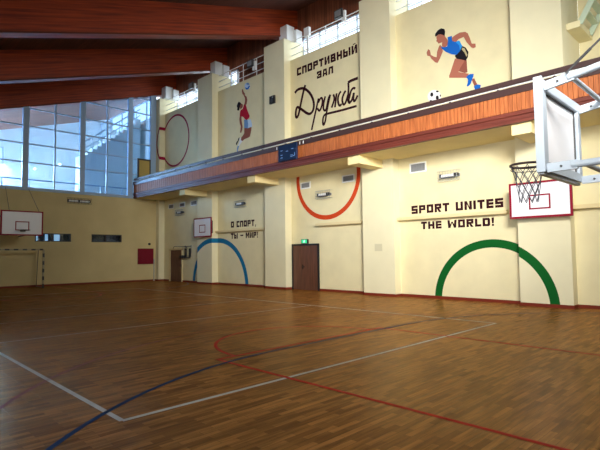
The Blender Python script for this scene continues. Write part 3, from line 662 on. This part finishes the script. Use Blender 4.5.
# blank plate on pilaster
o = MB().box(17.1, 17.45, -.012, 0, 1.72, 2.0).build('wall_plate', mat('grey_beige_plate', (.60, .55, .38), .6, spec=.2), bevel=.004)
tag(o, 'square grey beige blank plate on the pilaster left of the English slogan', 'plate')
# loudspeaker
t = thing('wall_loudspeaker', 'small black loudspeaker high on the pilaster beside the volleyball mural', 'speaker', (11.22, 0, 8.93))
MB().box(11.04, 11.41, -.11, -.02, 8.93, 9.31).build('cabinet', M['black'], t, bevel=.01)
MB().box(11.15, 11.3, -.02, 0, 9.05, 9.2).build('mount', M['dark'], t)
mb = MB().tube((11.22, -.11, 9.07), (11.22, -.117, 9.07), .1, 20).build('woofer', M['dark'], t)
MB().tube((11.28, -.11, 9.22), (11.28, -.117, 9.22), .04, 16).build('tweeter', M['grey'], t)
# far wall: red panel, round device, pipe
t = thing('wall_cabinet', 'square dark red cabinet on the far wall near the corner', 'cabinet', (X0, -.72, 1.09))
MB().box(X0, X0+.14, -1.23, -.21, 1.09, 2.08).build('body', M['redpanel'], t, bevel=.01)
MB().box(X0+.14, X0+.155, -1.18, -.26, 1.14, 2.03).build('door', M['redpanel'], t)
o = MB().tube((X0, -.45, 2.37), (X0+.07, -.45, 2.37), .075, 16).build('alarm_bell', M['black']); tag(o, 'small round black alarm bell above the dark red cabinet', 'alarm')
o = MB().tube((X0+.08, -.14, 0), (X0+.08, -.14, 1.25), .035, 10).tube((X0+.08, -.14, 1.2), (X0+.08, -.14, 1.42), .05, 10).build('floor_pipe', mat('grey_white_pipe', (.45, .45, .42), .5)); tag(o, 'short pale vertical pipe in the far right corner below the red cabinet', 'pipe')

# pull-up and dip station
t = thing('pull_up_station', 'black wall mounted pull-up and dip station right of the far brown door', 'gym equipment', (2.7, PD, 1.4))
MB().box(2.62, 2.66, PD-.03, PD-.001, 1.75, 2.22).box(3.24, 3.28, PD-.03, PD-.001, 1.75, 2.22).box(2.66, 3.24, PD-.025, PD-.001, 2.14, 2.18).build('wall_plate', M['grey'], t)
for x in (2.64, 3.26): MB().tube((x, PD-.03, 2.18), (x, PD-.42, 2.14), .02).build('arm', M['dark'], t)
MB().tube((1.85, PD-.42, 2.06), (2.0, PD-.42, 2.16), .018).tube((2.0, PD-.42, 2.16), (3.3, PD-.42, 2.14), .018).tube((3.3, PD-.42, 2.14), (3.5, PD-.42, 2.04), .018).build('pull_up_bar', M['black'], t)
for x in (2.74, 3.22):
    MB().box(x-.075, x+.075, PD-.12, PD-.03, 1.52, 2.04).build('back_pad', M['black'], t, bevel=.02)
    MB().box(x+.0, x+.13, PD-.34, PD-.1, 1.45, 1.54).build('armrest', M['black'], t, bevel=.02)
MB().box(2.36, 2.62, PD-.3, PD-.002, 1.45, 1.62).build('knee_pad', M['black'], t, bevel=.02)

# ------------------------------------------------------------------ painted lettering
def glyph(ch):
    t = .27
    R = lambda x0, z0, x1, z1: [(x0, z0), (x1, z0), (x1, z1), (x0, z1)]
    w = .82; g = []
    L_ = R(0, 0, t, 1); m = (.5-t/2, .5+t/2)
    if ch in 'SЅ': g = [R(0,0,w,t), R(0,m[0],w,m[1]), R(0,1-t,w,1), R(0,m[1],t,1-t), R(w-t,t,w,m[0])]
    elif ch in 'PР': g = [L_, R(t,1-t,w,1), R(t,.36,w,.36+t*.9), R(w-t,.36+t*.9,w,1-t)]
    elif ch in 'OО': g = [L_, R(w-t,0,w,1), R(t,0,w-t,t), R(t,1-t,w-t,1)]
    elif ch == 'R': g = [L_, R(t,1-t,w,1), R(t,.4,w,.4+t*.85), R(w-t,.4+t*.85,w,1-t), [(.3,.4),(.56,.4),(w,0),(w-t*1.15,0)]]
    elif ch in 'TТ': w = .78; g = [R(0,1-t,w,1), R(w/2-t/2,0,w/2+t/2,1-t)]
    elif ch == 'U': g = [L_, R(w-t,0,w,1), R(t,0,w-t,t)]
    elif ch == 'N': g = [L_, R(w-t,0,w,1), [(t,1),(t,.68),(w-t,0),(w-t,.32)]]
    elif ch == 'I': w = t; g = [L_]
    elif ch == 'E': w = .74; g = [L_, R(t,0,w,t), R(t,m[0],w,m[1]), R(t,1-t,w,1)]
    elif ch in 'HН': g = [L_, R(w-t,0,w,1), R(t,m[0],w-t,m[1])]
    elif ch == 'W': w = 1.12; g = [[(0,1),(t,1),(t+.1,0),(.08,0)], [(w,1),(w-t,1),(w-t-.1,0),(w-.08,0)], [(.1,0),(.33,0),(w/2+.06,.8),(w/2-.06,.8)], [(w-.1,0),(w-.33,0),(w/2-.06,.8),(w/2+.06,.8)]]
    elif ch == 'L': w = .7; g = [L_, R(t,0,w,t)]
    elif ch == 'D': g = [L_, R(t,0,w-.12,t), R(t,1-t,w-.12,1), [(w-t,.1),(w-.12,0),(w,.16),(w,.84),(w-.12,1),(w-t,.9)]]
    elif ch == '!': w = .26; g = [[(0,1),(w,1),(w-.04,.32),(.04,.32)], R(.02,0,w-.02,.22)]
    elif ch == 'С': w = .78; g = [L_, R(t,0,w,t), R(t,1-t,w,1)]
    elif ch == 'П': g = [L_, R(w-t,0,w,1), R(t,1-t,w-t,1)]
    elif ch in 'ИЙ':
        g = [L_, R(w-t,0,w,1), [(t,0),(t,.34),(w-t,1),(w-t,.66)]]
        if ch == 'Й': g.append(R(.22,1.08,w-.22,1.2))
    elif ch == 'В': g = [L_, R(t,0,w,t), R(t,m[0],w-.05,m[1]), R(t,1-t,w-.05,1), R(w-t,t,w,m[0]), R(w-t-.04,m[1],w-.05,1-t)]
    elif ch == 'Ы': w = 1.12; g = [L_, R(t,0,.72,t), R(t,.46,.72,.46+t*.8), R(.72-t,t,.72,.46), R(w-t,0,w,1)]
    elif ch == 'З': g = [R(0,0,w,t), R(.2,m[0],w,m[1]), R(0,1-t,w,1), R(w-t,t,w,m[0]), R(w-t,m[1],w,1-t), R(0,t,t*.8,t+.12), R(0,1-t-.12,t*.8,1-t)]
    elif ch == 'А': g = [[(0,0),(t,0),(t+.06,1),(.12,1)], [(w,0),(w-t,0),(w-t-.06,1),(w-.12,1)], R(.26,1-t,w-.26,1), R(t,.22,w-t,.22+t*.8)]
    elif ch == 'Л': g = [[(0,0),(t,0),(t+.08,1),(.12,1)], R(w-t,0,w,1), R(.28,1-t,w-t,1)]
    elif ch == 'М': w = 1.0; g = [L_, R(w-t,0,w,1), [(t,1),(t,.64),(w/2,.22),(w/2,.58)], [(w-t,1),(w-t,.64),(w/2,.22),(w/2,.58)]]
    elif ch == ',': w = .24; g = [[(.06,.2),(.24,.2),(.12,-.16),(0,-.16)]]
    elif ch == '—': w = .85; g = [R(0,.42,w,.42+t*.85)]
    elif ch == ' ': w = .42
    return w, g
def letter_line(t, text, x0, x1, z0, z1, y=PD):
    gap = .17; ws = [glyph(c) for c in text]
    tot = sum(w for w, _ in ws) + gap*(len(ws)-1); k = (x1-x0)/tot; h = z1-z0; x = x0; mb = MB(); 
    for ch, (w, g) in zip(text, ws):
        if ch == ' ':
            mb.build('word', M['maroon'], t); mb = MB()
        for p in g: mb.prism([(x+a*k, y, z0+b*h) for a, b in p], (0, -.004, 0))
        x += (w+gap)*k
    mb.build('word', M['maroon'], t)
def ribbon(mb, pts, w, y=PD, th=.004):
    """a brush stroke of even width along a smoothed path, drawn as short flat bars with round joints"""
    P = [Vector((p[0], 0, p[1])) for p in pts]
    for _ in range(2):
        Q = [P[0]]
        for a, b in zip(P, P[1:]): Q += [a*.75+b*.25, a*.25+b*.75]
        P = Q + [P[-1]]
    L = []
    for i, p in enumerate(P):
        d = (P[min(i+1, len(P)-1)] - P[max(i-1, 0)]); d.normalize(); n = Vector((-d.z, 0, d.x)); L.append((p + n*w/2, p - n*w/2))
    for a, b in zip(L, L[1:]):
        mb.prism([(v.x, y, v.z) for v in (a[0], a[1], b[1], b[0])], (0, -th, 0))
t = thing('wall_slogan', 'dark maroon block lettering SPORT UNITES THE WORLD! on the cream wall', 'lettering', (20.2, PD, 2.5))
letter_line(t, 'SPORT UNITES', 18.53, 21.95, 3.09, 3.395)
letter_line(t, 'THE WORLD!', 18.92, 21.63, 2.50, 2.775)
t = thing('wall_slogan', 'black Russian slogan lettering above and below the ledge in the blue arch bay', 'lettering', (8.4, PD, 2.5))
letter_line(t, 'О СПОРТ,', 7.235, 9.37, 3.10, 3.43)
letter_line(t, 'ТЫ — МИР!', 7.235, 9.52, 2.49, 2.79)
t = thing('wall_title', 'large dark Russian sports hall title with handwritten name under the clerestory', 'lettering', (14.3, PD, 7.2))
letter_line(t, 'СПОРТИВНЫЙ', 12.47, 16.09, 10.07, 10.44)
letter_line(t, 'ЗАЛ', 13.76, 14.74, 9.575, 9.905)
mb = MB()
for k, st in enumerate(TR['script']): ribbon(mb, st, .125 if k in (0, 10) else .10)
mb.build('handwritten_name', M['maroon'], t)

# ------------------------------------------------------------------ murals
def mural(parts, order, t, zoff=0):
    for k, (nm, src, m) in enumerate(order):
        pts = parts[src]; y = PD - .002 - .0016*(k+zoff)
        MB().prism([(x, y, z) for x, z in pts], (0, -.0014, 0)).build(nm, M[m], t)
t = thing('wall_mural', 'painted mural of a sprinting footballer in blue vest and black shorts', 'mural', (20.3, PD, 7.1))
mural(TR['runner'], [('far_arm', 'far_arm', 'skin'), ('far_leg', 'far_leg', 'skin2'), ('far_calf', 'far_calf', 'skin2'), ('near_leg', 'near_leg', 'skin'), ('head', 'head', 'skin'), ('hair', 'hair', 'mblack'),
     ('shorts', 'shorts', 'mblack'), ('shorts_stripe', 'stripe', 'tan'), ('vest', 'vest', 'vest'), ('vest_side', 'patch', 'vest2'), ('near_arm', 'near_arm', 'skin'), ('shoe', 'shoe1', 'vest'), ('shoe', 'shoe2', 'vest')], t)
t = thing('wall_mural', 'painted black and white football mural at the feet of the sprinter', 'mural', (19.6, PD, 7.0))
mural(TR['ball'], [('ball', 'ball', 'mwhite')] + [('patch', 'p%d' % i, 'mblack') for i in range(5)], t)
t = thing('wall_mural', 'painted mural of a leaping volleyball player in red shirt and white shorts', 'mural', (8.4, PD, 7.1))
mural(TR['volley'], [('raised_arm', 'arm_up', 'skin2'), ('legs', 'legs', 'skin2'), ('socks', 'socks', 'mwhite'), ('shoe', 'shoe1', 'mblack'), ('shoe', 'shoe2', 'mid_blue'), ('shorts', 'shorts', 'pale_blue'), ('shorts_shade', 'shorts_shade', 'mid_blue'),
     ('lowered_arm', 'arm_down', 'skin2'), ('face', 'face', 'skin2'), ('hair', 'hair', 'mblack'), ('shirt', 'shirt', 'shirt')], t)
t = thing('wall_mural', 'painted blue and white volleyball mural above the raised hand', 'mural', (8.7, PD, 10.2))
mural(TR['vball'], [('ball', 'ball', 'pale_blue'), ('panel', 'p0', 'vest'), ('panel', 'p1', 'mid_blue')], t)

# ------------------------------------------------------------------ painted rings, wrapping over the pilasters
def clip(poly, f):
    out = []
    for i in range(len(poly)):
        a, b = poly[i], poly[(i+1) % len(poly)]; fa, fb = f(a), f(b)
        if fa >= 0: out.append(a)
        if (fa >= 0) != (fb >= 0):
            u = fa/(fa-fb); out.append((a[0]+(b[0]-a[0])*u, a[1]+(b[1]-a[1])*u))
    return out
def ring(label, m, cx, cz, ro, ri, z0, z1, xmin=-9, xmax=99):
    mb = MB(); n = 120; e = .003
    segs = [(a, b, PD-e) for a, b in BAYS] + [(a, b, -e) for a, b in PILS]
    for k in range(n):
        t0, t1 = 2*math.pi*k/n, 2*math.pi*(k+1)/n
        q = [(cx+ri*math.cos(t0), cz+ri*math.sin(t0)), (cx+ro*math.cos(t0), cz+ro*math.sin(t0)), (cx+ro*math.cos(t1), cz+ro*math.sin(t1)), (cx+ri*math.cos(t1), cz+ri*math.sin(t1))]
        for a, b, y in segs:
            p = q
            for f in (lambda v: v[0]-max(a, xmin), lambda v: min(b, xmax)-v[0], lambda v: v[1]-z0, lambda v: z1-v[1]):
                p = clip(p, f)
                if len(p) < 3: break
            if len(p) >= 3: mb.poly([(x, y, z) for x, z in p])
    for a, b in PILS:
        for ex, off in ((a, -e), (b, e)):
            d = abs(ex-cx)
            if d >= ro or ex < xmin or ex > xmax: continue
            zo = math.sqrt(ro*ro-d*d); zi = math.sqrt(max(0, ri*ri-d*d))
            for s1 in (1, -1):
                za, zc = sorted((cz+s1*zo, cz+s1*zi)); za, zc = max(za, z0), min(zc, z1)
                if zc > za: mb.poly([(ex+off, -e, za), (ex+off, PD-e, za), (ex+off, PD-e, zc), (ex+off, -e, zc)])
    o = mb.build('painted_ring', M[m]); tag(o, label, 'mural', 'painted rings on the right wall')
ring('green half ring painted from the floor across wall and pilaster', 'green_ring', 21.53, -.06, 2.12, 1.85, .1, 3)
ring('blue half ring painted from the floor beneath the Russian slogan', 'blue_ring', 6.08, -.1, 2.66, 2.40, .1, 3)
ring('orange red half ring hanging from the balcony soffit over the wall', 'orange_ring', 14.26, 5.03, 1.90, 1.70, 2, ZS-.002)
ring('dark crimson full ring painted above the balcony at the far end', 'red_ring', 1.3, 8.96, 1.69, 1.57, 6, 11)

# ------------------------------------------------------------------ basketball backboards on the right wall
def frame_rect_y(mb, x0, x1, z0, z1, w, ya, yb):
    mb.box(x0, x1, ya, yb, z0, z0+w).box(x0, x1, ya, yb, z1-w, z1).box(x0, x0+w, ya, yb, z0+w, z1-w).box(x1-w, x1, ya, yb, z0+w, z1-w)
def side_board(xc, z0, label):
    t = thing('wall_backboard', label, 'basketball backboard', (xc, 0, z0), 'small backboards on the right wall')
    x0, x1, z1 = xc-.86, xc+.86, z0+1.06
    MB().box(x0, x1, -.3, -.26, z0, z1).build('panel', M['board'], t)
    mb = MB(); frame_rect_y(mb, x0-.01, x1+.01, z0-.01, z1+.01, .062, -.305, -.25); mb.build('red_border', M['red'], t)
    mb = MB(); frame_rect_y(mb, xc-.30, xc+.30, z0+.24, z0+.68, .045, -.304, -.299); mb.build('target_square', M['red'], t)
    for x in (-.55, .55):
        MB().bar((xc+x, -.26, z0+.3), (xc+x, 0, z0+.3), .05, .05).bar((xc+x, -.26, z0+.8), (xc+x, 0, z0+.8), .05, .05).box(xc+x-.04, xc+x+.04, -.02, 0, z0+.2, z0+.9).build('wall_bracket', M['dark'], t)
    return t
side_board(23.29, 2.65, 'red bordered white backboard on the near pilaster above the green half ring')
side_board(5.50, 2.64, 'small red bordered white backboard on the pilaster above the blue half ring')

# ------------------------------------------------------------------ far end hoop
def frame_rect_x(mb, y0, y1, z0, z1, w, xa, xb):
    mb.box(xa, xb, y0, y1, z0, z0+w).box(xa, xb, y0, y1, z1-w, z1).box(xa, xb, y0, y0+w, z0+w, z1-w).box(xa, xb, y1-w, y1, z0+w, z1-w)
def net(mb, c, r0, r1, h, n=12, rows=5, rr=.006):
    def P(i, j):
        u = j/rows; r = r0 + (r1-r0)*(u**.6); a = 2*math.pi*(i + .5*(j % 2))/n
        return (c[0]+r*math.cos(a), c[1]+r*math.sin(a), c[2]-h*u)
    for j in range(rows):
        for i in range(n):
            k = i if j % 2 == 0 else i+1
            mb.tube(P(i, j), P(i, j+1), rr, 4); mb.tube(P(i, j), P(i-1 if j % 2 == 0 else i+1, j+1), rr, 4)
t = thing('basketball_hoop', 'red bordered white backboard with hoop hung on cables before the far wall', 'basketball hoop', (X0, -8.56, 2.66))
fx, ya, yb, za, zc = 2.72, -9.46, -7.66, 2.66, 3.83
MB().box(fx-.04, fx, ya, yb, za, zc).build('backboard', M['board'], t)
mb = MB(); frame_rect_x(mb, ya-.01, yb+.01, za-.01, zc+.01, .065, fx-.05, fx+.006); mb.build('red_border', M['red'], t)
mb = MB(); frame_rect_x(mb, -8.86, -8.26, za+.23, za+.67, .045, fx, fx+.004); mb.build('target_square', M['red'], t)
rim = MB().torus((fx+.4, -8.56, za+.24), .225, .014).box(fx, fx+.18, -8.66, -8.46, za+.18, za+.25).build('rim', M['rim'], t)
for y in (-9.2, -7.92):
    for z in (za+.15, zc-.15): MB().bar((fx-.04, y, z), (X0, y, z-.1), .05, .05).build('arm', M['dark'], t)
for z in (zc-.16, za+.14): MB().bar((fx-.5, -9.2, z), (fx-.5, -7.92, z), .04, .04).build('cross_tube', M['dark'], t)
for (p, q) in (((fx-.03, -7.83, zc), (X0+.02, -7.5, 5.3)), ((fx-.03, -9.12, zc), (X0+.02, -8.6, 5.3))):
    MB().tube(p, q, .012, 6).build('cable', M['cable'], t)

# ------------------------------------------------------------------ near end hoop, seen from behind
t = thing('basketball_hoop', 'white steel framed basketball hoop at the near end seen from behind, with net', 'basketball hoop', (29.6, -8.17, 2.6))
bx, ya, yb, za, zc = 26.18, -9.0, -7.47, 2.60, 3.75
MB().box(bx, bx+.03, ya+.02, yb-.02, za+.03, zc-.01).build('backboard', M['board'], t)
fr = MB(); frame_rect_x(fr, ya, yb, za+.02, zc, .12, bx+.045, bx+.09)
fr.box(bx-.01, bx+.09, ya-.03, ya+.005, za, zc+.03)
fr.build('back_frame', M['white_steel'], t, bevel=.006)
dk = MB(); frame_rect_x(dk, ya+.125, yb-.125, za+.145, zc-.125, .012, bx+.03, bx+.05); dk.build('frame_gap_line', M['dark'], t)  # dark strip drawn for the shaded gap between panel and frame
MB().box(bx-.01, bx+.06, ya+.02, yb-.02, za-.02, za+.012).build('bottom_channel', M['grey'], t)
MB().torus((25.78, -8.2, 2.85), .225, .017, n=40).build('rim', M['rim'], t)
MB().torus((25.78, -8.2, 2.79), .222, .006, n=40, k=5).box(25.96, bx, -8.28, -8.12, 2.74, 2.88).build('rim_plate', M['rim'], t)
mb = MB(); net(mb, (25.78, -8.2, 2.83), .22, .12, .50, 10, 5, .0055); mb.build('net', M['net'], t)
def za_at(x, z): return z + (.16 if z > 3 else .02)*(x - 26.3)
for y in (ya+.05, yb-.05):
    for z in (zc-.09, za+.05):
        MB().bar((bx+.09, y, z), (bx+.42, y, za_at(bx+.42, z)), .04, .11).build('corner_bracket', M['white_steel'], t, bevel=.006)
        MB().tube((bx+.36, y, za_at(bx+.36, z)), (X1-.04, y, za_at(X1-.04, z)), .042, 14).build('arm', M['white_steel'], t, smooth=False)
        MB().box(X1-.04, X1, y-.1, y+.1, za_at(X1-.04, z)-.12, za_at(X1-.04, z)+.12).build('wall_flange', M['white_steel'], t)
        MB().tube((bx+.25, y-.035, za_at(bx+.25, z)), (bx+.25, y+.035, za_at(bx+.25, z)), .014, 8).build('bolt', M['dark'], t)
for x, z in ((bx+.37, zc-.06), (bx+.47, za+.06)):
    MB().tube((x, ya+.05, za_at(x, z)), (x, yb-.05, za_at(x, z)), .032, 12).build('cross_tube', M['white_steel'], t)
MB().tube((26.53, -9.0, 3.74), (26.89, -9.0, 4.03), .012, 6).tube((26.89, -9.0, 4.03), (X1-.02, -9.0, 6.3), .012, 6).tube((26.62, -9, 3.813), (26.8, -9, 3.957), .017, 8).build('cable', M['cable'], t)

# ------------------------------------------------------------------ handball goal at the far end
t = thing('handball_goal', 'dark striped handball goal standing before the far wall', 'goal', (.9, -8.57, 0))
gx, y0, y1 = .9, -10.1, -7.06
for y in (y0, y1):
    mb = MB(); k = 0; z = 0
    while z < 2.0 - 1e-6:
        z2 = min(z+.2, 2.08); mb.box(gx-.04, gx+.04, y-.04, y+.04, z, z2, mi=0 if k % 2 == 0 else 1); z = z2; k += 1
    mb.build('post', [M['black'], M['goalcream']], t)
mb = MB(); k = 0; y = y0+.04
while y < y1-.041:
    y2 = min(y+.2, y1-.04); mb.box(gx-.04, gx+.04, y, y2, 1.96, 2.04, mi=0 if k % 2 == 0 else 1); y = y2; k += 1
mb.build('crossbar', [M['black'], M['goalcream']], t)
for y in (y0, y1):
    MB().tube((gx-.04, y, 2.0), (gx-.9, y, 1.98), .018).tube((gx-.9, y, 1.98), (gx-1.15, y, .02), .018).tube((gx-.04, y, .03), (gx-1.15, y, .03), .018).build('back_stay', M['rim'], t)

# ------------------------------------------------------------------ steel stair in the near bay above the balcony
t = thing('steel_stair', 'pale green steel stair with concrete landing rising in the near bay above the balcony', 'staircase', (24.3, 1.0, 8.27))
MB().prism([(24.01, PD+.02, 8.27), (24.38, PD+.02, 8.27), (24.38, PD+.02, 8.46), (24.01, PD+.02, 8.46)], (0, 1.3, 0)).build('landing', M['plaster'], t)
dx, dz = 2.6, 4.6
for y in (PD+.05, 1.5):
    MB().bar((24.36, y, 8.36), (24.36+dx, y, 8.36+dz), .05, .16, up=(-1, 0, .5)).build('stringer', M['stair_rail'], t)
    MB().bar((24.36, y, 9.3), (24.36+dx, y, 9.3+dz), .04, .04, up=(-1, 0, .5)).build('handrail', M['stair_rail'], t)
for k in range(1, 16):
    x = 24.36+dx*k/16; z = 8.36+dz*k/16
    MB().box(x-.08, x+.1, PD+.07, 1.47, z-.02, z+.02).build('tread', M['stair_rail'], t)

# ------------------------------------------------------------------ camera, daylight, world
cam = bpy.data.cameras.new('camera'); co = bpy.data.objects.new('camera', cam); COL.objects.link(co); SC.camera = co
CF, yaw, pitch, roll = 475.18, .7809, .0605, -.0100
cam.sensor_fit = 'HORIZONTAL'; cam.sensor_width = 36; cam.lens = 36*CF/600; cam.clip_end = 200
fw = Vector((-math.cos(yaw)*math.cos(pitch), math.sin(yaw)*math.cos(pitch), math.sin(pitch)))
rt = fw.cross(Vector((0, 0, 1))).normalized(); up = rt.cross(fw)
r2 = rt*math.cos(roll) + up*math.sin(roll); u2 = up*math.cos(roll) - rt*math.sin(roll)
co.matrix_world = Matrix(((r2.x, u2.x, -fw.x, 28.209), (r2.y, u2.y, -fw.y, -15.1006), (r2.z, u2.z, -fw.z, 1.6458), (0, 0, 0, 1)))

def area(name, loc, direction, sx, sy, power, col, spread=180):
    l = bpy.data.lights.new(name, 'AREA'); l.shape = 'RECTANGLE'; l.size = sx; l.size_y = sy; l.energy = power; l.color = col; l.spread = math.radians(spread)
    o = bpy.data.objects.new(name, l); COL.objects.link(o); o.location = loc
    o.rotation_euler = Vector(direction).to_track_quat('-Z', 'Y').to_euler()
    return o
LIGHTS()
wd = bpy.data.worlds.new('overcast_sky'); SC.world = wd; wd.use_nodes = True
bg = wd.node_tree.nodes['Background']; bg.inputs[0].default_value = (.80, .90, 1.0, 1); bg.inputs[1].default_value = SKY
SC.view_settings.view_transform = 'Standard'; SC.view_settings.look = 'None'; SC.view_settings.gamma = 1.0
SC.view_settings.exposure = EXPO; SC.view_settings.use_curve_mapping = False
SC.cycles.max_bounces = 10; SC.cycles.diffuse_bounces = 6; SC.cycles.transparent_max_bounces = 16
SC.cycles.caustics_reflective = False; SC.cycles.caustics_refractive = False
SC.cycles.use_denoising = True
SC.cycles.sample_clamp_indirect = 8.0
